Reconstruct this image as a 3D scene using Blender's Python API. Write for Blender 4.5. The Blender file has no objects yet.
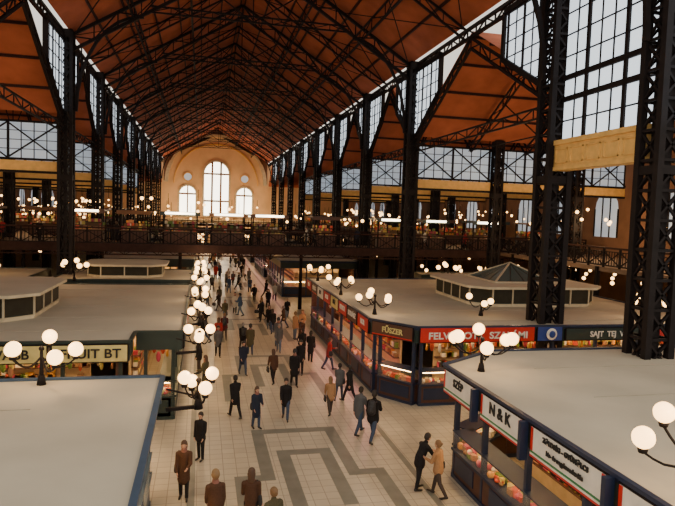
import bpy, math, random
import numpy as np
from mathutils import Vector, Matrix
random.seed(7)
rnd=random.random
COL=bpy.context.scene.collection

# ------------------------------------------------------------ materials
MATS={}
def mat(name,col,rough=0.6,metal=0.0,noise=0.12,scale=3.0,emit=None,es=0.0,spec=0.5,bump=0.0):
    if name in MATS: return MATS[name]
    m=bpy.data.materials.new(name); m.use_nodes=True
    nt=m.node_tree; b=nt.nodes['Principled BSDF']
    b.inputs['Roughness'].default_value=rough; b.inputs['Metallic'].default_value=metal
    b.inputs['Specular IOR Level'].default_value=spec
    if noise>0:
        tc=nt.nodes.new('ShaderNodeTexCoord'); n=nt.nodes.new('ShaderNodeTexNoise')
        n.inputs['Scale'].default_value=scale; n.inputs['Detail'].default_value=4
        r=nt.nodes.new('ShaderNodeMapRange'); r.inputs[1].default_value=.3; r.inputs[2].default_value=.7
        r.inputs[3].default_value=1-noise; r.inputs[4].default_value=1+noise
        mx=nt.nodes.new('ShaderNodeVectorMath'); mx.operation='SCALE'; mx.inputs[0].default_value=col[:3]
        nt.links.new(tc.outputs['Object'],n.inputs['Vector']); nt.links.new(n.outputs['Fac'],r.inputs[0])
        nt.links.new(r.outputs[0],mx.inputs['Scale']); nt.links.new(mx.outputs[0],b.inputs['Base Color'])
        if bump>0:
            bp=nt.nodes.new('ShaderNodeBump'); bp.inputs['Strength'].default_value=bump
            nt.links.new(n.outputs['Fac'],bp.inputs['Height']); nt.links.new(bp.outputs[0],b.inputs['Normal'])
    else: b.inputs['Base Color'].default_value=(*col[:3],1)
    if emit:
        b.inputs['Emission Color'].default_value=(*emit,1); b.inputs['Emission Strength'].default_value=es
    MATS[name]=m; return m
IRON=mat('iron_dark',(.013,.009,.009),.65,0,.25,spec=.2)
IRON2=mat('iron_brown',(.045,.02,.015),.7,0,.25,spec=.2)
ROOF=mat('terracotta_boarding',(.40,.115,.06),.85,0,.22,.6,spec=.15)
OCHRE=mat('ochre_panel',(.78,.47,.14),.6)
BEIGE=mat('end_wall_plaster',(.80,.55,.31),.85,0,.10,.4)
BRICK=mat('aisle_wall',(.20,.10,.055),.85,0,.25,.5)
CREAM=mat('kiosk_roof_cream',(.52,.465,.36),.8,0,.09,.5,bump=.03,spec=.3)
SEAM=mat('roof_seam',(.42,.37,.28),.8)
CREAM2=mat('lantern_cream',(.60,.51,.35),.7)
BLUE=mat('blue_paint',(.014,.024,.06),.4)
BLUE2=mat('blue_sheet',(.04,.075,.13),.45)
GREEN=mat('green_paint',(.020,.035,.030),.4)
WOOD=mat('counter_wood',(.09,.035,.02),.5)
CONC=mat('gallery_deck',(.22,.15,.10),.8)
WHITE=mat('sign_white',(.80,.75,.66),.5)
RED=mat('sign_red',(.55,.02,.015),.45)
GRN=mat('sign_green',(.02,.2,.06),.45)
YEL=mat('sign_cream',(.66,.56,.22),.5)
BLK=mat('black_print',(.01,.01,.012),.5,noise=0)
BLU3=mat('sign_blue',(.02,.05,.25),.45)
GLOBE=mat('globe_glow',(.9,.7,.4),.3,noise=0,emit=(1,.56,.20),es=6.5)
TUBE=mat('fluorescent_glow',(.9,.9,.8),.3,noise=0,emit=(1,.84,.58),es=8)
WARM=mat('kiosk_tube_glow',(.9,.8,.6),.3,noise=0,emit=(1,.62,.26),es=26)
PINK=mat('butcher_tube_glow',(.9,.6,.6),.3,noise=0,emit=(1,.30,.34),es=26)
PANE=mat('window_pane_sky',(.55,.62,.66),.3,noise=0,emit=(.78,.87,.95),es=1.35)
PANE2=mat('screen_pane_sky',(.5,.58,.62),.3,noise=0,emit=(.58,.69,.82),es=.42)
PANE3=mat('end_pane_sky',(.7,.7,.6),.3,noise=0,emit=(1,.92,.72),es=6)
SHELF=mat('shelf_back',(.6,.42,.22),.7)
SHELF2=mat('stall_back_board',(.16,.09,.045),.7)
GOODS=[mat('goods_%d'%i,c,.5,noise=.1) for i,c in enumerate([(.6,.08,.04),(.7,.32,.05),(.75,.6,.15),(.2,.3,.06),(.45,.2,.1),(.8,.7,.55),(.5,.05,.1),(.35,.18,.08)])]
def glassmat():
    m=bpy.data.materials.new('case_glass'); m.use_nodes=True; nt=m.node_tree; nt.nodes.clear()
    o=nt.nodes.new('ShaderNodeOutputMaterial'); mx=nt.nodes.new('ShaderNodeMixShader'); mx.inputs[0].default_value=.10
    t=nt.nodes.new('ShaderNodeBsdfTransparent'); g=nt.nodes.new('ShaderNodeBsdfGlossy'); g.inputs['Roughness'].default_value=.08
    nt.links.new(t.outputs[0],mx.inputs[1]); nt.links.new(g.outputs[0],mx.inputs[2]); nt.links.new(mx.outputs[0],o.inputs[0]); return m
GLASS=glassmat()

# ------------------------------------------------------------ mesh builder
class MB:
    def __init__(s): s.v=[];s.f=[];s.mi=[];s.m=[];s.sm=[]
    def idx(s,m):
        if m not in s.m: s.m.append(m)
        return s.m.index(m)
    def add(s,vs,fs,m,smooth=False):
        o=len(s.v); s.v+= [tuple(v) for v in vs]; i=s.idx(m)
        for f in fs: s.f.append(tuple(o+k for k in f)); s.mi.append(i); s.sm.append(smooth)
    def box(s,x0,x1,y0,y1,z0,z1,m):
        vs=[(x,y,z) for z in(z0,z1) for y in(y0,y1) for x in(x0,x1)]
        s.add(vs,[(0,2,3,1),(4,5,7,6),(0,1,5,4),(2,6,7,3),(0,4,6,2),(1,3,7,5)],m)
    def beam(s,a,b,w,m,h=None):
        a=Vector(a);b=Vector(b);d=b-a
        if d.length<1e-5:return
        d.normalize(); up=Vector((0,0,1)) if abs(d.z)<.9 else Vector((0,1,0))
        r=d.cross(up).normalized(); u=r.cross(d); h=h or w
        vs=[]
        for p in(a,b):
            for i,j in((-1,-1),(1,-1),(1,1),(-1,1)): vs.append(p+r*(i*w/2)+u*(j*h/2))
        s.add(vs,[(0,3,2,1),(4,5,6,7),(0,1,5,4),(1,2,6,5),(2,3,7,6),(3,0,4,7)],m)
    def cyl(s,a,b,r0,r1,m,n=8):
        a=Vector(a);b=Vector(b);d=(b-a).normalized(); up=Vector((0,0,1)) if abs(d.z)<.9 else Vector((0,1,0))
        r=d.cross(up).normalized(); u=r.cross(d); vs=[]
        for p,q in((a,r0),(b,r1)):
            for i in range(n):
                t=2*math.pi*i/n; vs.append(p+r*(q*math.cos(t))+u*(q*math.sin(t)))
        fs=[(i,(i+1)%n,n+(i+1)%n,n+i) for i in range(n)]+[tuple(range(n))[::-1],tuple(range(n,2*n))]
        s.add(vs,fs,m,True)
    def sph(s,c,r,m,nu=12,nv=8,sc=(1,1,1)):
        vs=[(c[0],c[1],c[2]+r*sc[2])];fs=[]
        for j in range(1,nv):
            ph=math.pi*j/nv
            for i in range(nu):
                t=2*math.pi*i/nu; vs.append((c[0]+r*sc[0]*math.sin(ph)*math.cos(t),c[1]+r*sc[1]*math.sin(ph)*math.sin(t),c[2]+r*sc[2]*math.cos(ph)))
        vs.append((c[0],c[1],c[2]-r*sc[2])); L=len(vs)-1
        for i in range(nu):
            k=(i+1)%nu; fs.append((0,1+i,1+k))
            for j in range(nv-2): fs.append((1+j*nu+i,1+(j+1)*nu+i,1+(j+1)*nu+k,1+j*nu+k))
            fs.append((1+(nv-2)*nu+i,L,1+(nv-2)*nu+k))
        s.add(vs,fs,m,True)
    def prism(s,pts,z0,z1,m,mtop=None):
        n=len(pts); lo=[(p[0],p[1],z0) for p in pts]; hi=[(p[0],p[1],z1) for p in pts]
        s.add(lo+hi,[(i,(i+1)%n,n+(i+1)%n,n+i) for i in range(n)]+[tuple(range(n))[::-1]],m)
        s.add(hi,[tuple(range(n))],mtop or m)
    def quad(s,a,b,c,d,m): s.add([a,b,c,d],[(0,1,2,3)],m)
    def poly(s,pts,m): s.add(pts,[tuple(range(len(pts)))],m)
    def lattice(s,p0,p1,side,n,t,m,tb=None,cross=False):
        p0=Vector(p0);p1=Vector(p1);side=Vector(side); tb=tb or t*.55
        s.beam(p0,p1,t,m); s.beam(p0+side,p1+side,t,m)
        for i in range(n):
            a=p0.lerp(p1,i/n); b=p0.lerp(p1,(i+1)/n)
            if cross or i%2==0: s.beam(a,b+side,tb,m)
            if cross or i%2==1: s.beam(a+side,b,tb,m)
            s.beam(b,b+side,tb,m)
    def obj(s,name,parent=None):
        me=bpy.data.meshes.new(name); me.from_pydata(s.v,[],s.f)
        for m in s.m: me.materials.append(m)
        me.polygons.foreach_set('material_index',s.mi); me.polygons.foreach_set('use_smooth',s.sm)
        me.update(); o=bpy.data.objects.new(name,me); COL.objects.link(o)
        if parent: o.parent=parent
        return o

def text(body,size,loc,rot,m,parent,name='lettering',sx=1.0,ext=.01):
    t=bpy.data.curves.new(name,'FONT'); t.body=body; t.size=size; t.align_x='CENTER'; t.align_y='CENTER'; t.extrude=ext; t.offset=.008
    t.materials.append(m); o=bpy.data.objects.new(name,t); o.location=loc; o.rotation_euler=rot; o.scale=(sx,1,1)
    COL.objects.link(o); o.parent=parent; return o

# ------------------------------------------------------------ hall constants
XL,XR,XC=-8.6,15.0,3.25
ZE,ZR=19.35,26.6
XO_L,XO_R=-28.0,34.0
YE=144.0
YC=[43,55.5,68,80.5,93,105.5,118,130.5]
Y0=15.5

# ------------------------------------------------------------ floor
def floormat():
    m=bpy.data.materials.new('stone_tiles'); m.use_nodes=True; nt=m.node_tree; b=nt.nodes['Principled BSDF']
    tc=nt.nodes.new('ShaderNodeTexCoord'); br=nt.nodes.new('ShaderNodeTexBrick'); br.offset=0
    br.inputs['Color1'].default_value=(.60,.52,.40,1);br.inputs['Color2'].default_value=(.68,.60,.46,1);br.inputs['Mortar'].default_value=(.38,.32,.24,1)
    br.inputs['Scale'].default_value=1; br.inputs['Mortar Size'].default_value=.013; br.inputs['Brick Width'].default_value=.4; br.inputs['Row Height'].default_value=.4
    n=nt.nodes.new('ShaderNodeTexNoise'); n.inputs['Scale'].default_value=.7; n.inputs['Detail'].default_value=5
    mx=nt.nodes.new('ShaderNodeMix'); mx.data_type='RGBA'; mx.blend_type='MULTIPLY'; mx.inputs[0].default_value=.35
    nt.links.new(tc.outputs['Object'],br.inputs['Vector']); nt.links.new(tc.outputs['Object'],n.inputs['Vector'])
    nt.links.new(br.outputs['Color'],mx.inputs[6]); nt.links.new(n.outputs['Fac'],mx.inputs[7]); nt.links.new(mx.outputs[2],b.inputs['Base Color'])
    b.inputs['Roughness'].default_value=.30; return m
FL=floormat(); BAND=mat('grey_stone_band',(.19,.185,.155),.38,0,.15,2)
mb=MB(); mb.quad((XO_L,-8,0),(XO_R,-8,0),(XO_R,YE,0),(XO_L,YE,0),FL)
def strip(x0,x1,y0,y1): mb.box(x0,x1,y0,y1,0,.004,BAND)
w=.42
for k in range(10):
    yb=13.6+k*11.5
    strip(1.9,5.0,yb+7.6,yb+7.6+w)
    strip(1.9,1.9+w,yb+4.2,yb+7.6); strip(5.0-w,5.0,yb+4.2,yb+7.6)
    strip(1.1,1.9+w,yb+3.8,yb+4.2); strip(5.0-w,5.8,yb+3.8,yb+4.2)
    strip(1.1,1.1+w,yb,yb+3.8); strip(5.8-w,5.8,yb,yb+3.8)
    strip(3.0,4.0,yb+5.6,yb+5.6+w); strip(3.0-w,3.0,yb+2.0,yb+5.6+w); strip(4.0,4.0+w,yb+2.0,yb+5.6+w)
strip(-.25,-.05,8,135); strip(6.55,6.75,8,135)
mb.obj('floor')

# ------------------------------------------------------------ nave roof
mb=MB()
for sx,xe in((1,XR),(-1,XL)):
    mb.quad((xe,Y0,ZE),(xe,YE,ZE),(XC,YE,ZR),(XC,Y0,ZR),ROOF)
    mb.quad((xe,Y0,ZE+.25),(xe,YE,ZE+.25),(XC,YE,ZR+.25),(XC,Y0,ZR+.25),ROOF)
mb.obj('ceiling')
mb=MB()
def sl(t,side,off=0):
    xe=XR if side>0 else XL
    return (xe+(XC-xe)*t, ZE+(ZR-ZE)*t-off)
for side in(1,-1):
    for t in(.14,.28,.42,.56,.70,.84,.985):
        x,z=sl(t,side,.1); mb.beam((x,Y0,z),(x,YE,z),.10,IRON2,.18)
    for t in(.33,.64):
        x,z=sl(t,side,.3); 
        mb.lattice((x,Y0,z),(x,YE,z),(0,0,-.8),int((YE-Y0)/3.1),.11,IRON,.055)
mb.obj('roof_purlins')
frames=[18,24.3,33.65]+[y for yy in YC for y in(yy,yy+6.25)]
mb=MB()
for y in frames:
    if y>YE-2: continue
    main = y in YC or y<30
    for side in(1,-1):
        a=sl(0,side,.3); b=sl(1,side,.3)
        p0=(a[0],y,a[1]); p1=(b[0],y,b[1])
        mb.lattice(p0,p1,(0,0,-1.0 if main else -.6),8,.20 if main else .12,IRON,.08 if main else .05)
        if not main: continue
        xe=XR if side>0 else XL; pr=None
        for i in range(9):
            u=i/8; ang=u*math.pi/2
            x=xe-side*(.4+4.2*(1-math.cos(ang))); z=14.2+ (sl(.38,side,1.4)[1]-14.2)*math.sin(ang)
            if pr: mb.beam(pr,(x,y,z),.18,IRON)
            pr=(x,y,z)
            q=sl(abs(x-xe)/abs(XC-xe),side,1.3); 
            if i in(2,4,6): mb.beam(pr,(q[0],y,q[1]),.08,IRON)
    if main:
        c0=sl(.42,1,1.3); c1=sl(.42,-1,1.3)
        mb.lattice((c1[0],y,c1[1]),(c0[0],y,c0[1]),(0,0,.4),10,.10,IRON,.05)
        mb.beam((XC,y,c0[1]),(XC,y,ZR-1.2),.08,IRON)
        for side in(1,-1):
            q=sl(.72,side,1.3); mb.beam((XC,y,c0[1]),(q[0],y,q[1]),.08,IRON)
            mb.beam((sl(.42,side,1.3)[0],y,c0[1]),(XC+side*2.5,y,c0[1]+2.6),.07,IRON)
mb.obj('roof_trusses')
mb=MB()
for a,b in zip(frames[:-1],frames[1:]):
    if b>90: break
    for side in(1,-1):
        for t0,t1 in((.02,.48),(.48,.98)):
            p=sl(t0,side,.4);q=sl(t1,side,.4)
            mb.beam((p[0],a,p[1]),(q[0],b,q[1]),.055,IRON); mb.beam((p[0],b,p[1]),(q[0],a,q[1]),.055,IRON)
mb.obj('wind_bracing')

# ------------------------------------------------------------ columns (lattice piers)
def pier(x,y,z1,w,step,name,t=.2):
    mb=MB(); h=w/2
    for i in(-1,1):
        for j in(-1,1):
            mb.box(x+i*h-t/2,x+i*h+t/2,y+j*h-t/2,y+j*h+t/2,0,z1,IRON)
    n=max(2,int(round(z1/step)))
    for k in range(n):
        za=z1*k/n; zb=z1*(k+1)/n
        for s in(-1,1):
            mb.beam((x-h,y+s*h,za),(x+h,y+s*h,zb),.08,IRON); mb.beam((x+h,y+s*h,za),(x-h,y+s*h,zb),.08,IRON)
            mb.beam((x+s*h,y-h,za),(x+s*h,y+h,zb),.08,IRON); mb.beam((x+s*h,y+h,za),(x+s*h,y-h,zb),.08,IRON)
            mb.beam((x-h,y+s*h,zb),(x+h,y+s*h,zb),.10,IRON); mb.beam((x+s*h,y-h,zb),(x+s*h,y+h,zb),.10,IRON)
    mb.box(x-h*.3,x+h*.3,y-h*.75,y+h*.75,0,z1,IRON)
    mb.box(x-h*1.35,x+h*1.35,y-h*1.35,y+h*1.35,0,.7,IRON)
    mb.box(x-h*1.2,x+h*1.2,y-h*1.2,y+h*1.2,9.7,10.0,IRON)
    mb.box(x-h*1.2,x+h*1.2,y-h*1.2,y+h*1.2,z1-.5,z1,IRON)
    return mb.obj(name)
for y,w_,st in((17.8,.92,1.0),(24.3,.95,1.1)):
    pier(XR+.3,y,ZE,w_,st,'iron_column',.24); pier(XL-.3,y,ZE,w_,st,'iron_column',.24)
for y in YC:
    pier(XR+.2,y,ZE,.74,1.2,'iron_column'); pier(XL-.2,y,ZE,.74,1.2,'iron_column')
for y in [43,55.5,68,80.5,93]:
    for x in(22.3,29.4,-15.8,-23): pier(x,y,14,.6,1.1,'iron_column',.16)

# ------------------------------------------------------------ clerestory windows, eave girders
def spandrel(mb,x,yc,lo,hi):
    zt=ZE-.5; zb=14.0; zs=16.4
    if lo>0: Ls=[(yc-lo,zt),(yc-lo,zs),(yc-.7,zb)]
    else: Ls=[(yc,zt),(yc,zb)]
    Rs=[(yc+.7,zb),(yc+hi,zs),(yc+hi,zt)] if hi>0 else [(yc,zb),(yc,zt)]
    P=Ls+Rs
    mb.poly([(x,p[0],p[1]) for p in P],PANE)
    for a,b in zip(P,P[1:]+P[:1]): mb.beam((x,a[0],a[1]),(x,b[0],b[1]),.28,IRON)
    def zbot(d,L):
        d=abs(d); return zb if d<.7 else zb+(zs-zb)*(d-.7)/(L-.7)
    k=-lo
    while k<hi:
        L=lo if k<0 else hi
        if L>0: mb.beam((x,yc+k,zt),(x,yc+k,zbot(k,L)),.07 if int(round(k/.8))%2 else .14,IRON)
        k+=.8
    for z in(14.8,15.6,16.4,17.2,18.0):
        g=1 if z>=zs else (z-zb)/(zs-zb)
        mb.beam((x,yc-(.7+(lo-.7)*g if lo else 0),z),(x,yc+(.7+(hi-.7)*g if hi else 0),z),.06,IRON)
for side,x in((1,XR+.35),(-1,XL-.35)):
    mb=MB(); spandrel(mb,x,24.3,0,5.2); spandrel(mb,x,43,4.8,4.2)
    for y in YC[1:]: spandrel(mb,x,y,4.2,4.2)
    z0=11.45; mb.quad((x,18.3,z0),(x,23.8,z0),(x,23.8,ZE-.5),(x,18.3,ZE-.5),PANE)
    for i in range(8): mb.beam((x,18.3+i*5.5/7,z0),(x,18.3+i*5.5/7,ZE-.5),.18 if i in(2,5) else .07,IRON)
    for i in range(9): mb.beam((x,18.3,z0+i*.92),(x,23.8,z0+i*.92),.22 if i in(2,3) else .06,IRON)
    mb.quad((x,Y0,z0),(x,17.3,z0),(x,17.3,ZE-.5),(x,Y0,ZE-.5),PANE)
    mb.obj('window_clerestory_'+('right' if side>0 else 'left'))
    mb=MB(); mb.box(x-.35,x+.15,18.3,23.8,10.3,11.4,OCHRE)
    mb.box(x-.45,x+.2,18.2,23.9,11.3,11.5,OCHRE); mb.box(x-.42,x+.2,18.2,23.9,10.2,10.36,OCHRE)
    for i in range(5): 
        for (ya,yb_,za,zb_) in((0,.85,11.08,11.13),(0,.85,10.5,10.55),(0,.05,10.5,11.13),(.8,.85,10.5,11.13)): mb.box(x-.39,x-.35,18.5+i*1.07+ya,18.5+i*1.07+yb_,za,zb_,OCHRE)
    mb.obj('trim_balcony_'+('right' if side>0 else 'left'))
    mb=MB(); mb.lattice((x,Y0,ZE-.1),(x,YE,ZE-.1),(0,0,-.55),110,.18,IRON,.08)
    bays=[(24.3,43)]+list(zip(YC[:-1],YC[1:]))
    for a,b in bays:
        m=(a+b)/2
        mb.lattice((x,a+.5,13.9),(x,m,ZE-.7),(0,0,-.6),7,.14,IRON,.06); mb.lattice((x,m,ZE-.7),(x,b-.5,13.9),(0,0,-.6),7,.14,IRON,.06)
        if b<100:
            mb.lattice((x,a+.5,12.8),(x,b-.5,12.8),(0,0,.5),12,.09,IRON,.05)
    mb.obj('gable_girder_'+('right' if side>0 else 'left'))

mb=MB(); mt=MB()
for x0,x1 in((XR+.4,XO_R),(XO_L,XL-.4)):
    for a,b in [(24.3,43)]+list(zip(YC[:-1],YC[1:]))+[(130.5,YE)]:
        m=(a+b)/2
        mb.quad((x0,a,14),(x1,a,14),(x1,m,ZE-.3),(x0,m,ZE-.3),ROOF); mb.quad((x0,m,ZE-.3),(x1,m,ZE-.3),(x1,b,14),(x0,b,14),ROOF)
        for t in(.25,.5,.75,.97):
            for s in(0,1):
                y=a+(m-a)*t if s==0 else b+(m-b)*t; z=14+(ZE-14.3)*t-.1
                mt.beam((x0,y,z),(x1,y,z),.09,IRON2,.16)
        if b<100:
          for i in range(1,4):
            x=x0+(x1-x0)*i/4
            mt.lattice((x,a,13.7),(x,m,ZE-.6),(0,0,-.6),6,.10,IRON,.05); mt.lattice((x,m,ZE-.6),(x,b,13.7),(0,0,-.6),6,.10,IRON,.05)
            mt.beam((x,a,13.2),(x,b,13.2),.07,IRON); 
            mt.beam((x,m,ZE-.6),(x,m,13.2),.06,IRON); mt.beam((x,m,13.2),(x,(a+m)/2,16),.06,IRON); mt.beam((x,m,13.2),(x,(b+m)/2,16),.06,IRON)
    mb.quad((x0,Y0,14),(x1,Y0,14),(x1,24.3,14),(x0,24.3,14),ROOF)
mb.obj('ceiling_aisles'); mt.obj('aisle_roof_trusses')

for x0,x1 in((XR+.7,XO_R),(XO_L,XL-.7)):
    for y in YC[:5]:
        mb=MB(); yy=y+.45
        mb.quad((x0,yy,10.95),(x1,yy,10.95),(x1,yy,13.4),(x0,yy,13.4),PANE2)
        n=int((x1-x0)/.75)
        for i in range(n+1):
            x=x0+(x1-x0)*i/n; mb.beam((x,yy-.03,10.95),(x,yy-.03,13.4),.14 if i%4==0 else .05,IRON)
        for z in(10.95,11.6,12.2,12.8,13.4): mb.beam((x0,yy-.03,z),(x1,yy-.03,z),.14 if z in(10.95,13.4) else .04,IRON)
        for i in range(0,n-1,4):
            xa=x0+(x1-x0)*i/n; xb=x0+(x1-x0)*min(n,i+4)/n
            mb.beam((xa,yy-.2,11),(xb,yy-.2,13.3),.09,IRON); mb.beam((xb,yy-.2,11),(xa,yy-.2,13.3),.09,IRON)
        mb.box(x0,x1,yy-.15,yy+.15,10.15,10.85,OCHRE); mb.box(x0,x1,yy-.2,yy+.2,10.05,10.2,IRON)
        mb.obj('window_aisle_screen')

for x,nm in((XO_R,'wall_right'),(XO_L-.4,'wall_left')):
    mb=MB(); mb.box(x,x+.4,Y0,YE,0,19.4,BRICK)
    xx=x-.03 if x>0 else x+.43
    for k in range(18):
        yc=19+k*6.6
        pts=[(xx,yc-1.5,6.8),(xx,yc+1.5,6.8)]+[(xx,yc+1.5*math.cos(t*math.pi/8),9.2+1.5*math.sin(t*math.pi/8)) for t in range(9)]
        mb.poly(pts,PANE2)
        for d in(-1.5,-.5,.5,1.5): mb.beam((xx,yc+d,6.8),(xx,yc+d,9.2+math.sqrt(max(0,2.25-d*d))),.12,IRON)
    mb.obj(nm)

# ------------------------------------------------------------ end wall with arched windows
mb=MB(); ye=YE
def arch(xc,w,z0,zt,n=14):
    r=w/2; zc=zt-r
    return [(xc-r,z0),(xc+r,z0)]+[(xc+r*math.cos(math.pi*i/n),zc+r*math.sin(math.pi*i/n)) for i in range(n+1)]
mb.poly([(XO_L,ye,0),(XO_R,ye,0),(XO_R,ye,19),(XR,ye,ZE),(XC,ye,ZR),(XL,ye,ZE),(XO_L,ye,19)],BEIGE)
def rib(xc,r,zc,dep,wid,m,a0=0,a1=math.pi,n=28,sz=1):
    pr=None
    for i in range(n+1):
        t=a0+(a1-a0)*i/n; p=(xc+r*math.cos(t),ye-dep/2,zc+r*sz*math.sin(t))
        if pr: mb.beam(pr,p,wid,m,dep)
        pr=p
rib(XC,11.3,14.2,.5,.8,CREAM2,sz=.98); rib(XC,9.6,14.0,.3,.25,OCHRE,sz=.96)
def spand(side):
    xe=XR if side>0 else XL
    mb.poly([(xe,ye-.25,14.5)]+[(XC+side*11.5*math.cos(t*math.pi/16),ye-.25,14.2+11.3*math.sin(t*math.pi/16)) for t in range(0,9)]+[(XC,ye-.25,ZR-.1),(xe,ye-.25,ZE)],BRICK)
spand(1);spand(-1)
mb.box(XL,XR,ye-.6,ye,5.2,5.8,CREAM2)
mb.obj('wall_back')
for i,(xc,w_,z0,zt) in enumerate(((XC,6.0,6.5,19.4),(XC-6.5,4.0,6.5,13.6),(XC+6.5,4.0,6.5,13.6),(XC-6.5,1.8,14.6,16.4),(XC+6.5,1.8,14.6,16.4))):
    mb=MB()
    if i>=3:
        mb.poly([(xc+.9*math.cos(t*math.pi/8),ye-.1,15.5+.9*math.sin(t*math.pi/8)) for t in range(16)],PANE2)
        rib(xc,1.0,15.5,.3,.25,OCHRE,0,2*math.pi); mb.obj('window_%d'%(i+1)); continue
    A=arch(xc,w_,z0,zt); mb.poly([(p[0],ye-.1,p[1]) for p in A],PANE3)
    for a,b in zip(A,A[1:]+A[:1]): mb.beam((a[0],ye-.2,a[1]),(b[0],ye-.2,b[1]),.45,CREAM2)
    r=w_/2
    for d in((-w_/6,w_/6) if i==0 else (0,)): mb.beam((xc+d,ye-.2,z0),(xc+d,ye-.2,zt-r+math.sqrt(r*r-d*d)),.45 if i==0 else .3,BRICK)
    for z in((zt-r,z0+3.6) if i==0 else (zt-r,)): mb.beam((xc-r,ye-.2,z),(xc+r,ye-.2,z),.4,BRICK)
    mb.obj('window_%d'%(i+1))

# ------------------------------------------------------------ galleries
def railing(mb,a,b,z0,h=1.25,step=1.5):
    a=Vector((*a,z0));b=Vector((*b,z0)); L=(b-a).length; n=max(1,int(L/step)); up=Vector((0,0,h))
    mb.beam(a+up,b+up,.12,IRON2); mb.beam(a+up*.82,b+up*.82,.05,IRON); mb.beam(a+up*.1,b+up*.1,.08,IRON)
    for i in range(n+1):
        p=a.lerp(b,i/n); mb.beam(p,p+up,.12,IRON)
        if i<n:
            q=a.lerp(b,(i+1)/n); mb.beam(p+up*.1,q+up*.82,.06,IRON); mb.beam(p+up*.82,q+up*.1,.06,IRON)
            for k in range(1,6):
                s=p.lerp(q,k/6); mb.beam(s+up*.1,s+up*.82,.04,IRON)
ZG=5.15
mb=MB()
def deck(x0,x1,y0,y1):
    mb.box(x0,x1,y0,y1,ZG-.3,ZG,CONC)
deck(XO_L,XO_R,48,54)
mb.box(XO_L,XO_R,47.85,48.05,ZG-.55,ZG+.1,IRON2)
mb.lattice((XO_L,48.1,ZG-.1),(XO_R,48.1,ZG-.1),(0,0,-.65),50,.1,IRON2,.05,True)
railing(mb,(XO_L,48),(XO_R,48),ZG)
railing(mb,(XL-5,54),(XR+5,54),ZG,step=3)
for x in(-20,-13,-1.6,8.1,19,26): mb.cyl((x,49,0),(x,49,ZG-.3),.16,.13,IRON); 
mb.obj('gallery_bridge')
mb=MB()
for y0,y1 in((88,93),(128,134)):
    deck(-9,16,y0,y1); railing(mb,(-9,y0),(16,y0),ZG,step=3)
    mb.box(-9,16,y0,y0+.2,ZG-.5,ZG,IRON2)
    for x in(-1.6,8.1): mb.box(x-.15,x+.15,y0+1,y0+1.3,0,ZG,IRON)
for x0,x1,xe in((18,XO_R,18),(XO_L,-11.5,-11.5)):
    deck(x0,x1,54,YE); railing(mb,(xe,54),(xe,140),ZG,step=3)
    for k in range(14): mb.box(xe-.12,xe+.12,54+k*6.2,54.24+k*6.2,0,ZG,IRON)
for x0,x1,xe in((25.5,XO_R,25.5),(XO_L,-20,-20)):
    deck(x0,x1,Y0,48); railing(mb,(xe,Y0),(xe,48),ZG)
    for k in range(6): mb.box(xe-.12,xe+.12,18+k*5.5,18.24+k*5.5,0,ZG,IRON)
mb.obj('gallery_side_decks')

CAN=[WOOD,GREEN,WOOD,BRICK]
def plight(x,y,z,e,parent,c=(1,.64,.32),r=.2):
    l=bpy.data.lights.new('lamp_or_fill_light','POINT'); l.energy=e; l.color=c; l.shadow_soft_size=r  # serves the globe lamps and the added fill points
    lo=bpy.data.objects.new('lamp_or_fill_light',l); lo.location=(x,y,z); COL.objects.link(lo); lo.parent=parent
def gstall(x,y,z,w,tube=True):
    mb=MB(); c=random.choice(CAN)
    mb.box(x-w/2,x+w/2,y,y+.7,z,z+.95,WOOD); mb.box(x-w/2,x+w/2,y-.05,y+.75,z+.95,z+1.02,SHELF2)
    for sx in(-w/2+.06,w/2-.06):
        for yy in(y+.05,y+2): mb.box(x+sx-.05,x+sx+.05,yy-.05,yy+.05,z,z+2.45,IRON)
    mb.box(x-w/2-.2,x+w/2+.2,y-.4,y+2.2,z+2.45,z+2.6,c); mb.box(x-w/2-.2,x+w/2+.2,y-.46,y-.4,z+2.3,z+2.6,c)
    if tube: mb.box(x-w*.42,x+w*.42,y-.56,y-.47,z+2.40,z+2.58,TUBE)
    else: mb.box(x-w*.4,x+w*.4,y+.3,y+.36,z+2.36,z+2.42,WARM)
    mb.box(x-w/2,x+w/2,y+1.95,y+2.05,z,z+1.5,SHELF2)
    for k in range(int(w*14)):
        xx=x-w/2+.1+rnd()*(w-.2); zz=z+1.02+random.choice((0,.3,.55)); s=.05+rnd()*.07
        yy=y+.2+rnd()*.4 if zz<z+1.1 else y+1.8
        mb.box(xx-s,xx+s,yy-s,yy+s,zz,zz+s*2.2,random.choice(GOODS))
    return mb.obj('gallery_stall')
for x,w_,tb in((-24,3,0),(-17,3,0),(-9.2,3,1),(-5.3,2.2,0),(-1.7,2.8,1),(2.2,2.8,1),(5.6,2.8,1),(10.5,2,0),(16.5,2.6,1),(20.5,2.2,1),(25.5,2.4,1),(31,2.6,0)):
    o=gstall(x,51,ZG,w_,tb)
    if x in(-17,-9.2,-1.7,5.6,16.5,25.5): plight(x,50.2,ZG+2.9,110,o)  # added fill points to brighten the gallery, no bulbs of the stalls
for y in range(60,120,9):
    for x in(21,26,31,-14,-19,-25): gstall(x,y,ZG,3,0)

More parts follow.
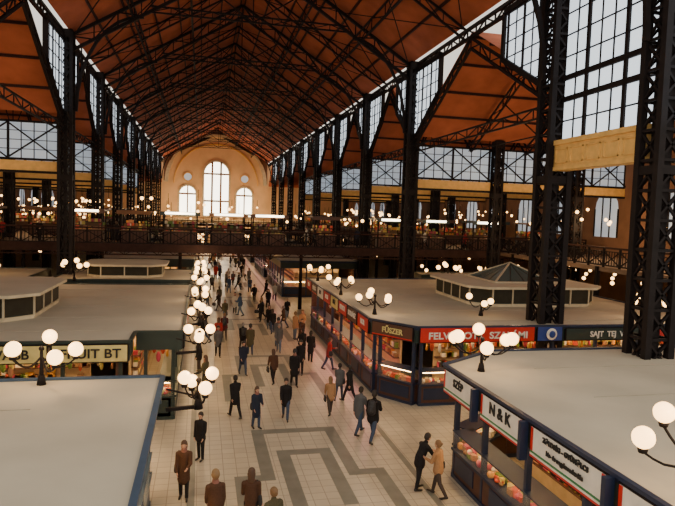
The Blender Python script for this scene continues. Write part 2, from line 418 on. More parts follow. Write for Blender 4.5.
mb=MB()
for k in range(260):
    y=random.choice((50,57,58,62,66,72,78,86,96,108,120)); 
    x=random.uniform(XO_L+1,XO_R-1)
    if y>58 and -10.5<x<17: x=random.choice((-12-rnd()*10,18.5+rnd()*12))
    z=ZG+1.8+rnd()*1.9
    mb.sph((x,y,z),(.07+rnd()*.08) if y<70 else .17,GLOBE,6,4); mb.beam((x,y,z),(x,y,z+1.2 if y>50 else z+.6),.03,IRON)
for k in range(110):
    y=random.choice((random.uniform(42,47),random.uniform(55,75),random.uniform(75,120))); x=random.choice((random.uniform(-24,-10),random.uniform(16,31)))
    mb.sph((x,y,4.0),.14,GLOBE,6,4); mb.beam((x,y,4.1),(x,y,4.85),.03,IRON)
for y in range(20,46,3):
    for x in(26.2,28.5,31,-21,-24): mb.sph((x+rnd()*.4,y+rnd(),ZG+2.6+rnd()*1.6),.13,GLOBE,8,5); mb.sph((x,y+2,4.1),.13,GLOBE,8,5)
lamps=mb.obj('market_lamp_strings')
for x,y,z,e in((27,30,8.5,500),(22,38,8.3,500),(30,41,8.0,400),(-14,37,8.3,500),(-21,36,8.3,400),(25,60,8.3,400),(-17,60,8.3,400),(25,75,8.3,400),(-17,75,8.3,400),(3.2,132,8.3,2200),(-5,137,8,1500),(11,137,8,1500)): plight(x,y,z,e,lamps,r=.4)  # added warm fill for aisle roofs, ochre bands and end wall, tied to no globe

# ------------------------------------------------------------ kiosks
def lerp(a,b,t): return (a[0]+(b[0]-a[0])*t,a[1]+(b[1]-a[1])*t)
def kiosk(name,pts,edges,zr=3.42,trim=BLUE,base=WOOD,glow=WARM,fas=GREEN,detail=True,pink=()):
    mb=MB(); n=len(pts)
    mb.prism(pts,zr-.12,zr,trim,CREAM)
    xs=[p[0] for p in pts]; ys=[p[1] for p in pts]
    yy=max(ys)-2.4
    while yy>min(ys)+.5 and detail:
        xa,xb=(min(xs)+.15,max(xs)-2.7) if max(xs)<0 else (min(xs)+2.7,max(xs)-.15)
        mb.box(xa,xb,yy-.02,yy+.02,zr,zr+.012,SEAM); yy-=2.9
    for i in range(n):
        a,b=pts[i],pts[(i+1)%n]; mb.beam((a[0],a[1],zr+.02),(b[0],b[1],zr+.02),.13,trim,.08)
    for i in range(n):
        a,b=Vector(pts[i]),Vector(pts[(i+1)%n]); d=(b-a); L=d.length; d/=L; nrm=Vector((d.y,-d.x))
        P=lambda t,o,z:(a.x+d.x*t+nrm.x*o,a.y+d.y*t+nrm.y*o,z)
        def bx(t0,t1,o0,o1,z0,z1,m):
            vs=[P(t,o,z) for z in(z0,z1) for o in(o0,o1) for t in(t0,t1)]
            mb.add(vs,[(0,1,3,2),(4,6,7,5),(0,4,5,1),(2,3,7,6),(0,2,6,4),(1,5,7,3)],m)
        bx(.02,L-.02,-.22,-.06,zr-.68,zr-.12,fas)
        if i not in edges:
            bx(.3,L-.3,-.5,-.4,0,zr-.1,base); continue
        ns=max(1,int(round(L/2.3))); s=L/ns
        for k in range(ns+1):
            t=min(max(k*s,.35),L-.35); bx(t-.06,t+.06,-.42,-.28,0,zr-.6,trim)
        bx(.3,L-.3,-.9,-.3,.12,.85,base); bx(.3,L-.3,-.95,-.25,0,.12,trim); bx(.3,L-.3,-.95,-.22,.85,.93,trim)
        for k in range(ns):
            t0=k*s+.5;t1=(k+1)*s-.5
            bx(t0,t1,-.3,-.27,.25,.75,trim)
        bx(.35,L-.35,-.26,-.24,.93,1.45,GLASS); bx(.35,L-.35,-.9,-.22,1.45,1.49,trim)
        for k in range(ns):
            g=PINK if (i in pink and k%3!=1) else glow
            t0=max(k*s,.35)+.12; t1=min((k+1)*s,L-.35)-.12
            bx(t0,t1,-.36,-.32,1.39,1.44,g)
            bx(t0,t1,-.75,-.67,zr-.25,zr-.18,g)
        bx(1.6,L-1.6,-2.1,-2.0,0,zr-.15,SHELF) if L>4 else None
        for z in(1.25,1.7,2.15):
            if L>4: bx(1.6,L-1.6,-2.0,-1.7,z-.03,z,WOOD)
        if L>4: bx(1.6,L-1.6,-1.5,-1.42,zr-.25,zr-.18,glow)
        if detail:
            for k in range(int(L*18)):
                t=.45+rnd()*(L-.9); o=-.4-rnd()*.42; q=.05+rnd()*.07; m=random.choice(GOODS)
                if rnd()<.5: mb.sph(P(t,o,.93+q*.7),q,m,7,5)
                else: bx(t-q,t+q,o-q*.7,o+q*.7,.93,.93+q*1.6,m)
            if L>4:
                for z in(1.25,1.7,2.15):
                    for k in range(int(L*5)):
                        t=1.7+rnd()*(L-3.4); q=.05+rnd()*.07; bx(t-q,t+q,-1.95,-1.78,z,z+.12+rnd()*.2,random.choice(GOODS))
                for k in range(int(L*4)):
                    t=.5+rnd()*(L-1); q=.05+rnd()*.05; z=zr-.75-rnd()*.35; mb.sph(P(t,-.5-rnd()*.6,z),q,random.choice(GOODS),6,5,(1,1,2.4))
    return mb.obj(name)

def signboard(mb,edge_a,edge_b,t0,t1,z0,z1,m,off=.0,strip=None,frame=IRON,ends=None):
    a,b=Vector(edge_a),Vector(edge_b); d=(b-a).normalized(); nr=Vector((d.y,-d.x))
    def bx(t0,t1,o0,o1,z0,z1,m):
        vs=[(a.x+d.x*t+nr.x*o,a.y+d.y*t+nr.y*o,z) for z in(z0,z1) for o in(o0,o1) for t in(t0,t1)]
        mb.add(vs,[(0,1,3,2),(4,6,7,5),(0,4,5,1),(2,3,7,6),(0,2,6,4),(1,5,7,3)],m)
    bx(t0,t1,off-.06,off+.03,z0,z1,frame); bx(t0+.04,t1-.04,off+.03,off+.045,z0+.04,z1-.04,m)
    if strip:
        for k,s in enumerate(strip): bx(t0+.04,t1-.04,off+.045,off+.05,z0+.04+k*.05,z0+.09+k*.05,s)
    if ends:
        bx(t0+.04,t0+.14,off+.045,off+.05,z0+.19,z1-.04,ends); bx(t1-.14,t1-.04,off+.045,off+.05,z0+.19,z1-.04,ends)

RX=(math.pi/2,0,0); RXm=(math.pi/2,0,-math.pi/2)
ptsA=[(7.45,6.0),(24,6.0),(24,18.9),(9.9,18.9),(7.45,17.2)]
kA=kiosk('market_kiosk',ptsA,[4,3,2],trim=BLUE)
mb=MB(); e0,e1=(7.45,17.2),(7.45,6.0)
for t0,t1 in((.15,2.3),(2.65,4.85),(5.15,7.8),(8.1,10.8)): signboard(mb,e0,e1,t0,t1,2.62,3.38,WHITE,.02,[RED,WHITE,GRN],ends=RED )
for t in(2.47,5.0,7.95):
    mb.box(7.20,7.40,17.2-t-.06,17.2-t+.06,2.5,3.40,BLUE)
s=mb.obj('fascia_signs',kA)
text('N & K',.42,(7.36,13.45,3.12),RXm,BLK,kA); text('SZÉP',.32,(7.36,15.95,3.12),RXm,BLK,kA)
text('ZÖLDSÉG - GYÜMÖLCS',.15,(7.36,10.7,3.22),RXm,BLK,kA); text('kis- és nagykereskedés',.14,(7.36,10.7,2.98),RXm,BLK,kA)
ptsB=[(7.35,25.3),(8.8,23.25),(24,23.25),(24,41.5),(7.35,41.5)]
kB=kiosk('market_kiosk',ptsB,[0,1,4],trim=BLUE,glow=WARM,pink=(4,))
mb=MB(); a,b=(8.8,23.25),(24,23.25)
signboard(mb,a,b,.1,5.4,2.76,3.44,RED,.02); signboard(mb,a,b,5.5,6.75,2.76,3.44,BLU3,.02); signboard(mb,a,b,6.9,11.2,2.78,3.35,GREEN,.02); signboard(mb,a,b,11.4,15,2.78,3.35,RED,.02)
signboard(mb,(7.35,25.3),(8.8,23.25),.15,2.35,2.78,3.40,WOOD,.02,[RED])
ca,cb=(7.35,41.5),(7.35,25.3)
cols=[RED,WOOD,WHITE,RED,YEL,RED,WOOD,RED]
for k in range(8): signboard(mb,ca,cb,.1+k*2.02,1.95+k*2.02,2.74,3.42,cols[k],.02,[RED] if k%2 else None)
mb.sph((14.95,23.1,3.1),.26,WHITE,16,8,(1,.2,1)); mb.sph((14.95,23.05,3.1),.16,BLU3,12,6,(1,.25,1))
mb.obj('fascia_signs',kB)
text('FELVÁGOTT  SZALÁMI',.40,(11.55,23.15,3.06),RX,WHITE,kB,sx=1.14); text('SAJT  TEJ  VAJ',.34,(17.9,23.15,3.06),RX,WHITE,kB)
text('FŰSZER',.32,(8.02,24.2,3.09),(math.pi/2,0,-math.atan2(2.05,1.45)),YEL,kB)
for k in range(8): text(['HÚS','PÉKSÉG','BIO','BORS','MÉZ','SONKA','KOLBÁSZ','BOR'][k],.34,(7.26,40.4-k*2.02,3.12),RXm,WHITE if cols[k] not in(WHITE,YEL) else BLK,kB)
ptsC=[(-14,6.0),(-.95,6.0),(-.95,16.7),(-14,16.7)]
kC=kiosk('market_kiosk',ptsC,[1,2],trim=BLUE2,fas=BLUE2,base=BLUE)
ptsD=[(-20,21.3),(-2.3,21.3),(-2.3,22.9),(-.6,22.9),(-.6,37.3),(-20,37.3)]
kD=kiosk('market_kiosk',ptsD,[0,2,3],trim=GREEN,fas=GREEN)
mb=MB(); signboard(mb,(-20,21.3),(-2.3,21.3),15.2,17.65,2.72,3.36,YEL,.02); signboard(mb,(-20,21.3),(-2.3,21.3),12.3,15.1,2.72,3.36,YEL,.02); signboard(mb,(-20,21.3),(-2.3,21.3),9.3,12.1,2.72,3.36,WHITE,.02)
for k in range(6): signboard(mb,(-.6,22.9),(-.6,37.3),.2+k*2.3,2.3+k*2.3,2.74,3.36,[GREEN,WHITE,RED,YEL,BLU3,WOOD][k],.02)
mb.obj('fascia_signs',kD)
text('FRUIT BT',.44,(-3.55,21.2,3.03),RX,BLK,kD,sx=1.08); text('TOVÁBB',.44,(-6.3,21.2,3.03),RX,BLK,kD)
kiosk('market_kiosk',[(-9,39.5),(-.6,39.5),(-.6,46.5),(-9,46.5)],[0,1],trim=GREEN,detail=False)
kiosk('market_kiosk',[(-20,40),(-10.5,40),(-10.5,46.5),(-20,46.5)],[0],trim=GREEN,detail=False)
for y0,y1 in((56,70),(73,87),(94,108),(111,126)):
    kiosk('market_kiosk',[(-9,y0),(-.6,y0),(-.6,y1),(-9,y1)],[0,1],trim=GREEN,detail=False)
    kiosk('market_kiosk',[(7.3,y0),(15,y0),(15,y1),(7.3,y1)],[0,3],trim=BLUE,detail=False,pink=(3,))
kiosk('market_kiosk',[(17,44.5),(24,44.5),(24,47),(17,47)],[0],trim=GREEN,detail=False)

LPANE=mat('lantern_pane',(.035,.03,.02),.5,noise=.2,spec=.15)
LGL=mat('pyramid_glass',(.07,.12,.12),.15,noise=0)
def lantern(x0,x1,y0,y1,z0,h,pyr,parent,c=.9):
    mb=MB()
    def octo(i,k):
        return [(x0+i+k,y0+i),(x1-i-k,y0+i),(x1-i,y0+i+k),(x1-i,y1-i-k),(x1-i-k,y1-i),(x0+i+k,y1-i),(x0+i,y1-i-k),(x0+i,y0+i+k)]
    O=octo(.3,c); mb.prism(O,z0,z0+.15,CREAM2); mb.prism(octo(.36,c),z0+.15,z0+h-.05,GREEN,GREEN)
    n=8
    for i in range(n):
        a,b=Vector(O[i]),Vector(O[(i+1)%n]); L=(b-a).length; k=max(1,int(L/1.1))
        for j in range(k):
            p=a.lerp(b,j/k+.04/L); q=a.lerp(b,(j+1)/k-.04/L)
            mb.quad((p.x,p.y,z0+.2),(q.x,q.y,z0+.2),(q.x,q.y,z0+h-.1),(p.x,p.y,z0+h-.1),LPANE)
            mb.beam((p.x,p.y,z0+.1),(p.x,p.y,z0+h),.07,CREAM2)
    mb.prism(octo(0,c),z0+h-.05,z0+h+.07,CREAM2,CREAM)
    if pyr:
        cx,cy=(x0+x1)/2,(y0+y1)/2+.3; w=1.9; ph=1.0; zt=z0+h+.07
        base=[(cx-w,cy-w),(cx+w,cy-w),(cx+w,cy+w),(cx-w,cy+w)]
        for i in range(4):
            a,b=base[i],base[(i+1)%4]; mb.add([(a[0],a[1],zt),(b[0],b[1],zt),(cx,cy,zt+ph)],[(0,1,2)],LGL)
            mb.beam((a[0],a[1],zt),(cx,cy,zt+ph),.09,CREAM2); mb.beam((a[0],a[1],zt+.03),(b[0],b[1],zt+.03),.12,CREAM2)
            for k in(1,2,3):
                q=lerp(a,b,k/4); mb.beam((q[0],q[1],zt),(cx,cy,zt+ph),.04,GREEN)
    return mb.obj('roof_lantern',parent)
lantern(13.7,21.8,28.3,35.3,3.42,1.0,True,kB)
lantern(-13,-6.2,24.8,31.5,3.42,1.0,False,kD)
lantern(-7.5,-2.2,40.5,45.5,3.42,.8,False,None)

# ------------------------------------------------------------ globe lamps
def globe_lamp(x,y,z0,z,n=5,R=.85,r=.19,ph=0.3,light=30,hang=None):
    mb=MB()
    mb.cyl((x,y,z0),(x,y,z+.15),.055,.04,IRON); mb.cyl((x,y,z0),(x,y,z0+.25),.12,.07,IRON); mb.sph((x,y,z+.2),.07,IRON,8,6)
    if hang: mb.beam((x,y,z0+.05),hang,.08,IRON); mb.cyl((x,y,z0+.3),(hang[0],hang[1],hang[2]+.5),.025,.025,IRON,6)
    for i in range(n):
        t=ph+2*math.pi*i/n; pr=None
        for k in range(7):
            u=k/6; rr=R*u; zz=z-.25*math.sin(u*math.pi)+(.10 if i%2 else -.12)*u
            p=(x+rr*math.cos(t),y+rr*math.sin(t),zz)
            if pr: mb.beam(pr,p,.035,IRON)
            pr=p
        mb.cyl((pr[0],pr[1],pr[2]-.02),(pr[0],pr[1],pr[2]+.06),.07,.09,IRON)
        mb.sph((pr[0],pr[1],pr[2]+.06+r*.95),r,GLOBE,14,10)
    o=mb.obj('globe_lamp')
    if light: plight(x,y,z+.75,light,o,(1,.68,.38),.15)
    return o
globe_lamp(8.3,16.4,3.42,4.2,6,.9,light=70,ph=.2)
globe_lamp(8.2,8.0,3.42,4.3,6,1.0,light=60,ph=.55)
globe_lamp(-3.9,16.3,3.42,4.15,5,.8,light=70)
globe_lamp(7.9,26.5,3.42,4.1,5,.75,.16,light=60)
for y in(33,40,): globe_lamp(7.8,y,3.42,4.1,5,.7,.16,light=60,ph=y)
globe_lamp(13,26,3.42,4.0,3,.6,.15,light=0); globe_lamp(21,24.5,3.42,4.2,5,.7,.16,light=60); globe_lamp(-7.5,39.0,3.42,4.3,5,.7,.16,light=50); globe_lamp(17.5,40.5,3.42,4.3,5,.7,.16,light=0)
for y in(14.6,20.4,25.4,30.6,36.0,41.5,46.5): globe_lamp(.0,y,3.2,3.7,4,.36,.16,ph=y,light=60,hang=(-.75,y,3.2))
for y in range(60,126,11):
    globe_lamp(-.2,y,3.0,3.9,4,.45,.18,ph=y,light=0,hang=(-.75,y,3.2)); globe_lamp(7.1,y+3,3.0,3.9,4,.45,.18,ph=y,light=0,hang=(7.45,y+3,3.2))

# ------------------------------------------------------------ people
def fig_parts(P):
    parts=[]
    def ad(p0,r0,p1,r1,m,sx=1,sy=1): parts.append((Vector(p0),r0,Vector(p1),r1,m,sx,sy))
    hip=.93
    for s,(th,kb) in((-1,P['legL']),(1,P['legR'])):
        h=Vector((s*.085,0,hip-.03)); a=math.radians(th); k=h+Vector((s*.01,math.sin(a)*.43,-math.cos(a)*.43))
        b=a-math.radians(kb); an=k+Vector((0,math.sin(b)*.40,-math.cos(b)*.40))
        ad(h,.092,k,.066,3); ad(k,.066,an,.050,3)
        fb=math.radians(min(0,math.degrees(b)*.8)); 
        toe=an+Vector((s*.02,math.cos(fb)*.16,-.035+math.sin(fb)*.16)); heel=an+Vector((0,-.035,-.03))
        ad(heel,.042,toe,.035,4); ad(an,.046,heel,.042,4); ad(toe,.035,toe+Vector((0,.04,-.002)),.028,4)
    le=math.radians(P.get('lean',4))
    def U(p):
        p=Vector(p); y,z=p.y,p.z-hip
        return Vector((p.x,y*math.cos(le)+z*math.sin(le),hip+z*math.cos(le)-y*math.sin(le)))
    bulk=P.get('bulk',1.0)*1.06
    ad(U((0,0,.93)),.155*bulk,U((0,0,1.12)),.142*bulk,2 if P['coat'] else 3,1.05,.82)
    ad(U((0,0,1.10)),.142*bulk,U((0,.01,1.30)),.155*bulk,2,1.05,.80)
    ad(U((-.10,0,1.365)),.085,U((.10,0,1.365)),.085,2,1,1)
    ad(U((0,-.01,1.40)),.095,U((0,0,1.475)),.065,2)
    if P['coat']: 
        zl=P['coat']; ad(U((0,0,1.0)),.155*bulk,Vector((0,.01,zl)),.175*bulk,2,1.03,.84)
    ad(U((0,0,1.44)),.052,U((0,.012,1.53)),.05,0)
    ht=math.radians(P.get('head',0)); hb=U((0,.01,1.52))
    def Hd(p):
        p=Vector(p); y,z=p.y,p.z; return hb+Vector((p.x,y*math.cos(ht)+z*math.sin(ht),z*math.cos(ht)-y*math.sin(ht)))
    ad(Hd((0,-.005,.115)),.088,Hd((0,.005,.10)),.085,0,.9,1.06)
    ad(Hd((0,.03,.045)),.052,Hd((0,.055,.022)),.030,0)
    ad(Hd((0,.085,.11)),.011,Hd((0,.108,.068)),.014,0)
    for s in(-1,1):
        ad(Hd((s*.083,-.005,.095)),.013,Hd((s*.083,-.008,.065)),.010,0)
        ad(Hd((s*.032,.083,.103)),.0105,Hd((s*.034,.083,.103)),.0105,5)
    ad(Hd((-.018,.084,.034)),.0085,Hd((.018,.084,.034)),.0085,6)
    hr=P.get('hair','short')
    ad(Hd((0,-.018,.142)),.100,Hd((0,-.032,.10)),.096,1,.93,1.0)
    if hr=='long':
        ad(Hd((0,-.055,.09)),.088,Hd((0,-.075,-.07)),.070,1,1.15,.75); 
    if hr=='bun': ad(Hd((0,-.11,.14)),.045,Hd((0,-.125,.14)),.04,1)
    if hr=='hat':
        ad(Hd((0,-.01,.165)),.102,Hd((0,-.015,.15)),.108,5,.97,1.05); ad(Hd((0,-.005,.13)),.106,Hd((0,-.005,.125)),.109,5,.98,1.04)
    for s,(sa,out,el) in((-1,P['armL']),(1,P['armR'])):
        sh=U((s*.172,0,1.36)); a=math.radians(sa); o=math.radians(out)
        d=Vector((s*math.sin(o),math.sin(a)*math.cos(o),-math.cos(a)*math.cos(o))); e=sh+d*.28
        b=a+math.radians(el); o2=o*.3-(math.radians(el)*.25)
        d2=Vector((s*math.sin(o2),math.sin(b)*math.cos(o2),-math.cos(b)*math.cos(o2))); w=e+d2*.235
        ad(sh,.070,e,.056,2); ad(e,.056,w,.043,2)
        side=Vector((s,0,0)); side=(side-d2*side.dot(d2)).normalized(); fw=d2.cross(side)*s
        pw=w+d2*.085; ad(w,.028,w+d2*.04,.027,0); 
        for q in(-1.2,-.4,.4,1.2):
            base=w+d2*.085+fw*(q*.019); ad(w+d2*.03+fw*(q*.012),.016,base,.0135,0)
            ln=.046-abs(q-.3)*.007; cur=-side*.35
            m1=base+(d2+cur*.5).normalized()*ln; m2=m1+(d2+cur*1.8).normalized()*ln*.8
            ad(base,.0115,m1,.0105,0); ad(m1,.0105,m2,.009,0)
        tb=w+d2*.035+fw*.024; t1=tb+(d2*.6+fw*.7-side*.3).normalized()*.045; ad(tb,.014,t1,.0125,0); ad(t1,.0125,t1+(d2-side*.3+fw*.15).normalized()*.032,.0105,0)
        if P.get('bag')==s:
            ad(pw+d2*.06+Vector((0,-.08,-.12)),.075,pw+d2*.06+Vector((0,.10,-.12)),.075,5,.6,1); ad(pw+d2*.06+Vector((0,-.08,-.24)),.09,pw+d2*.06+Vector((0,.1,-.24)),.09,5,.6,1)
            ad(pw+Vector((0,-.06,-.1)),.012,pw,.012,5); ad(pw+Vector((0,.06,-.1)),.012,pw,.012,5)
    if P.get('pack'):
        ad(U((0,-.22,1.08)),.13,U((0,-.21,1.34)),.115,5,1.1,.75); ad(U((0,-.31,1.10)),.07,U((0,-.30,1.22)),.06,5,1.2,.8)
        for s in(-1,1): ad(U((s*.11,-.14,1.39)),.02,U((s*.12,.11,1.37)),.02,5); ad(U((s*.12,.12,1.37)),.02,U((s*.13,.10,1.12)),.02,5)
    if P.get('sling'):
        ad(U((.22,.0,1.0)),.085,U((.23,.02,.88)),.095,5,.6,1.2); ad(U((.22,0,1.05)),.014,U((.15,-.02,1.45)),.014,5)
    if P.get('scarf'): ad(U((0,.0,1.45)),.090,U((0,.01,1.50)),.080,6)
    return parts
def capsule(p0,r0,p1,r1,sx,sy,n=14):
    d=p1-p0; L=d.length
    if L<1e-6: d=Vector((0,0,1))
    else: d=d/L
    up=Vector((0,1,0)) if abs(d.y)<.8 else Vector((1,0,0))
    a=d.cross(up).normalized(); b=a.cross(d)
    rings=[];ks=5
    for i in range(ks): t=math.pi/2*(1-i/ks); rings.append((p0-d*(r0*math.sin(t)),r0*math.cos(t)))
    rings.append((p0,r0)); rings.append((p1,r1))
    for i in range(1,ks+1): t=math.pi/2*i/ks; rings.append((p1+d*(r1*math.sin(t)),r1*math.cos(t)))
    vs=[];fs=[]
    c=(p0+p1)/2
    core=rings[1:-1]
    vs.append(rings[0][0])
    for p,r in core:
        for i in range(n):
            t=2*math.pi*i/n; vs.append(p+a*(r*math.cos(t))+b*(r*math.sin(t)))
    vs.append(rings[-1][0]); E=len(vs)-1; m=len(core)
    for i in range(n):
        k=(i+1)%n; fs.append((0,1+k,1+i)); fs.append((E,1+(m-1)*n+i,1+(m-1)*n+k))
        for j in range(m-1): fs.append((1+j*n+i,1+j*n+k,1+(j+1)*n+k,1+(j+1)*n+i))
    out=[]
    for v in vs: out.append((c.x+(v.x-c.x)*sx, (v.y-c.y)*sy+c.y if sy!=1 and abs(d.y)<.5 else v.y, v.z)) if sx!=1 or sy!=1 else out.append(tuple(v))
    return out,fs
def build_template(P,vox=.009):
    parts=fig_parts(P); V=[];F=[]
    for p in parts:
        v,f=capsule(p[0],p[1],p[2],p[3],p[5],p[6]); o=len(V); V+=v; F+=[tuple(o+i for i in q) for q in f]
    me=bpy.data.meshes.new('tmp'); me.from_pydata(V,[],F); me.update()
    ob=bpy.data.objects.new('tmp',me); COL.objects.link(ob)
    md=ob.modifiers.new('r','REMESH'); md.mode='VOXEL'; md.voxel_size=vox; md.adaptivity=0
    sm=ob.modifiers.new('s','SMOOTH'); sm.factor=.5; sm.iterations=1
    dg=bpy.context.evaluated_depsgraph_get(); dg.update(); ev=ob.evaluated_get(dg)
    res=bpy.data.meshes.new_from_object(ev); bpy.data.objects.remove(ob)
    n=len(res.polygons); C=np.zeros(n*3); res.polygons.foreach_get('center',C); C=C.reshape(-1,3)
    best=np.full(n,1e9); mi=np.zeros(n,dtype=np.int32)
    for p0,r0,p1,r1,m,sx,sy in parts:
        a=np.array(p0);b=np.array(p1);c=(a+b)/2
        Q=C.copy(); Q[:,0]=c[0]+(Q[:,0]-c[0])/sx; Q[:,1]=c[1]+(Q[:,1]-c[1])/sy
        d=b-a; L2=max(1e-9,d@d); t=np.clip(((Q-a)@d)/L2,0,1)
        dist=np.linalg.norm(Q-(a+t[:,None]*d),axis=1)-(r0+(r1-r0)*t)
        k=dist<best; best[k]=dist[k]; mi[k]=m
    res.materials.clear()
    for i in range(7): res.materials.append(IRON)
    res.polygons.foreach_set('material_index',mi); res.polygons.foreach_set('use_smooth',np.ones(n,dtype=bool))
    Z=np.zeros(len(res.vertices)*3); res.vertices.foreach_get('co',Z); Z=Z.reshape(-1,3); Z[:,2]-=Z[:,2].min(); res.vertices.foreach_set('co',Z.ravel()); res.update()
    return res
T={}
T['walkA']=build_template(dict(legL=(24,8),legR=(-16,18),armL=(-18,4,12),armR=(20,4,22),coat=.72,lean=5))
T['walkB']=build_template(dict(legL=(-20,24),legR=(22,4),armL=(16,5,30),armR=(-14,5,14),coat=.80,lean=6,bag=-1,hair='long',bulk=.95))
T['stand']=build_template(dict(legL=(3,4),legR=(-3,4),armL=(4,4,22),armR=(2,5,16),coat=.80,lean=2,hair='short',bulk=1.03))
T['coatw']=build_template(dict(legL=(8,6),legR=(-6,8),armL=(14,5,65),armR=(4,5,24),coat=.60,lean=3,hair='long',sling=1,bulk=.96,scarf=1))
T['lean']=build_template(dict(legL=(8,10),legR=(-8,4),armL=(30,5,55),armR=(36,4,50),coat=.80,lean=24,head=18,hair='short'))
T['pack']=build_template(dict(legL=(30,6),legR=(-24,22),armL=(-16,5,30),armR=(24,5,55),coat=.82,lean=9,pack=1,hair='short',bulk=1.1))
T['hat']=build_template(dict(legL=(14,6),legR=(-12,14),armL=(10,5,30),armR=(-8,5,20),coat=.64,lean=4,hair='hat',bulk=1.1,scarf=1))
T['jack']=build_template(dict(legL=(-14,20),legR=(18,6),armL=(22,4,75),armR=(-8,5,16),coat=.84,lean=5,hair='bun',sling=1))
SK=[mat('skin_%d'%i,c,.55,noise=0) for i,c in enumerate([(.52,.30,.21),(.44,.25,.17)])]
HR=[mat('hair_%d'%i,c,.6,noise=0) for i,c in enumerate([(.02,.013,.01),(.07,.035,.02),(.18,.10,.045),(.25,.22,.2)])]
CT={k:mat('coat_'+k,c,.85,noise=.12,scale=30,spec=.2) for k,c in dict(black=(.016,.014,.015),navy=(.022,.028,.05),tan=(.36,.20,.10),brown=(.08,.04,.025),red=(.32,.03,.03),grey=(.10,.10,.105),blue=(.05,.09,.17),olive=(.08,.07,.04),white=(.5,.46,.40),wine=(.11,.02,.025)).items()}
TR=[mat('trousers_%d'%i,c,.85,noise=.1,scale=30,spec=.2) for i,c in enumerate([(.018,.016,.018),(.05,.07,.12),(.06,.045,.04),(.11,.15,.21)])]
SH=mat('shoe_leather',(.02,.015,.012),.4,noise=0); BAGM=[mat('bag_%d'%i,c,.6,noise=0) for i,c in enumerate([(.02,.02,.025),(.16,.06,.025),(.22,.14,.07)])]
SC=mat('scarf_wool',(.25,.11,.09),.9,noise=0)
def person(name,x,y,tpl,yaw,coat='black',tr=0,hair=0,sc=1.0,z=0,bag=0):
    me=T[tpl]; o=bpy.data.objects.new(name,me); COL.objects.link(o)
    o.location=(x,y,z); o.rotation_euler=(0,0,math.radians(yaw)); o.scale=(sc,sc,sc)
    ms=[SK[int(abs(x*7))%2],HR[hair],CT[coat],TR[tr],SH,BAGM[bag],SC]
    for i,m in enumerate(ms): o.material_slots[i].link='OBJECT'; o.material_slots[i].material=m
    return o
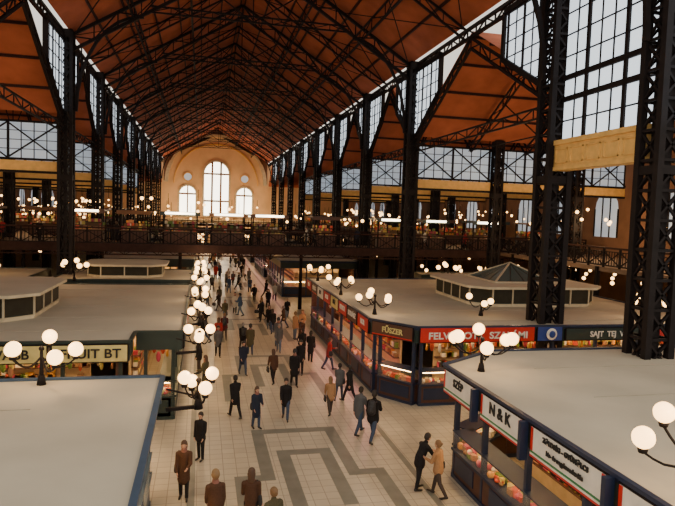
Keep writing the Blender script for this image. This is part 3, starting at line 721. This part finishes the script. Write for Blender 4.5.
NEAR=[('man_in_dark_coat',.1,19.2,'stand',150,'black',0,0,.90),('woman_in_dark_coat',-.35,16.6,'coatw',175,'brown',0,1,.95),
('shopper_in_fur_hat',.45,14.3,'hat',10,'brown',0,2,1,0,2),('woman_in_brown_coat',1.3,14.3,'coatw',-8,'brown',0,1,1),('shopper',1.75,13.3,'jack',20,'olive',2,2,.98),
('shopper',1.4,23.0,'walkA',20,'black',0,0,.97),('woman_in_navy_coat',2.1,21.8,'coatw',200,'navy',1,1,.90),('shopper',3.3,22.6,'walkA',170,'black',1,0,.95),
('shopper',3.4,27.6,'walkB',10,'brown',0,1,.95),('woman_in_tan_coat',5.15,23.0,'walkB',0,'tan',2,2,.90),('shopper',6.3,24.4,'walkA',40,'black',0,0,.93),('shopper',5.9,24.7,'jack',-30,'grey',1,0,.93),
('man_with_backpack',6.05,20.0,'pack',-35,'black',1,0,1.08),('shopper',5.75,20.7,'walkA',-50,'grey',1,0,1.02),
('man_leaning',6.35,16.15,'lean',-75,'black',0,0,.98),('woman_in_tan_jacket',6.75,15.65,'jack',40,'tan',2,2,.95),
('shopper',5.5,31.9,'stand',30,'black',0,0,1),('shopper',5.85,31.4,'coatw',-20,'black',0,0,.97),('shopper',2.1,29.2,'walkA',190,'navy',1,0,.97),
('woman_in_red_coat',1.1,35.9,'walkB',0,'red',0,1,.97),('shopper',6.5,29.7,'jack',-80,'red',1,1,.97),('shopper',4.9,28.9,'stand',160,'black',0,0,1),
('shopper',4.3,27.0,'hat',180,'black',0,0,1),('shopper',.3,26.3,'coatw',60,'olive',0,1,.97),('shopper',1.0,33.0,'walkA',180,'grey',0,0,1),('shopper',.0,29.6,'stand',90,'black',2,0,1)]
for p in NEAR: person(*p)
random.seed(21)
tk=list(T.keys()); ck=['black','black','navy','brown','grey','black','wine','olive','tan','blue','white','red','black']
used=[(p[1],p[2]) for p in NEAR]; cnt=0
while cnt<70:
    y=33+rnd()**1.3*92; x=random.uniform(.2,6.6)
    if cnt<12: y=random.uniform(31,46)
    if any((x-a)**2+(y-b)**2<.8 for a,b in used): continue
    used.append((x,y)); cnt+=1
    person('shopper',x,y,random.choice([t for t in tk if t!='lean']),random.choice((0,180,10,170,190,-15,60,-60)),random.choice(ck),random.randrange(4),random.randrange(4),random.uniform(.90,1.02))
for x in(-21,-14.5,-12,-6.5,-3.4,.4,4.6,8.6,9.2,13,14,19,23,28):
    person('shopper',x,49.0+rnd()*1.0,random.choice(['stand','coatw','jack','walkA']),random.choice((90,-90,180,0)),random.choice(ck),0,random.randrange(3),1,ZG)

# ------------------------------------------------------------ light
w=bpy.data.worlds.new('world'); bpy.context.scene.world=w; w.use_nodes=True
bg=w.node_tree.nodes['Background']; bg.inputs[0].default_value=(1.0,.92,.80,1); bg.inputs[1].default_value=1.2

# ------------------------------------------------------------ camera
a,p,r,f=math.radians(12.85),math.radians(3.7),math.radians(1.9),600
F=Vector((math.sin(a)*math.cos(p),math.cos(a)*math.cos(p),-math.sin(p))); R=Vector((math.cos(a),-math.sin(a),0)); U=R.cross(F)
X=R*math.cos(r)+U*math.sin(r); Y=U*math.cos(r)-R*math.sin(r); Zc=-F
M=Matrix(((X.x,Y.x,Zc.x,0),(X.y,Y.y,Zc.y,0),(X.z,Y.z,Zc.z,8),(0,0,0,1)))
cd=bpy.data.cameras.new('camera'); cd.sensor_width=36; cd.lens=f/675*36; cd.clip_end=400
co=bpy.data.objects.new('camera',cd); co.matrix_world=M; COL.objects.link(co); bpy.context.scene.camera=co
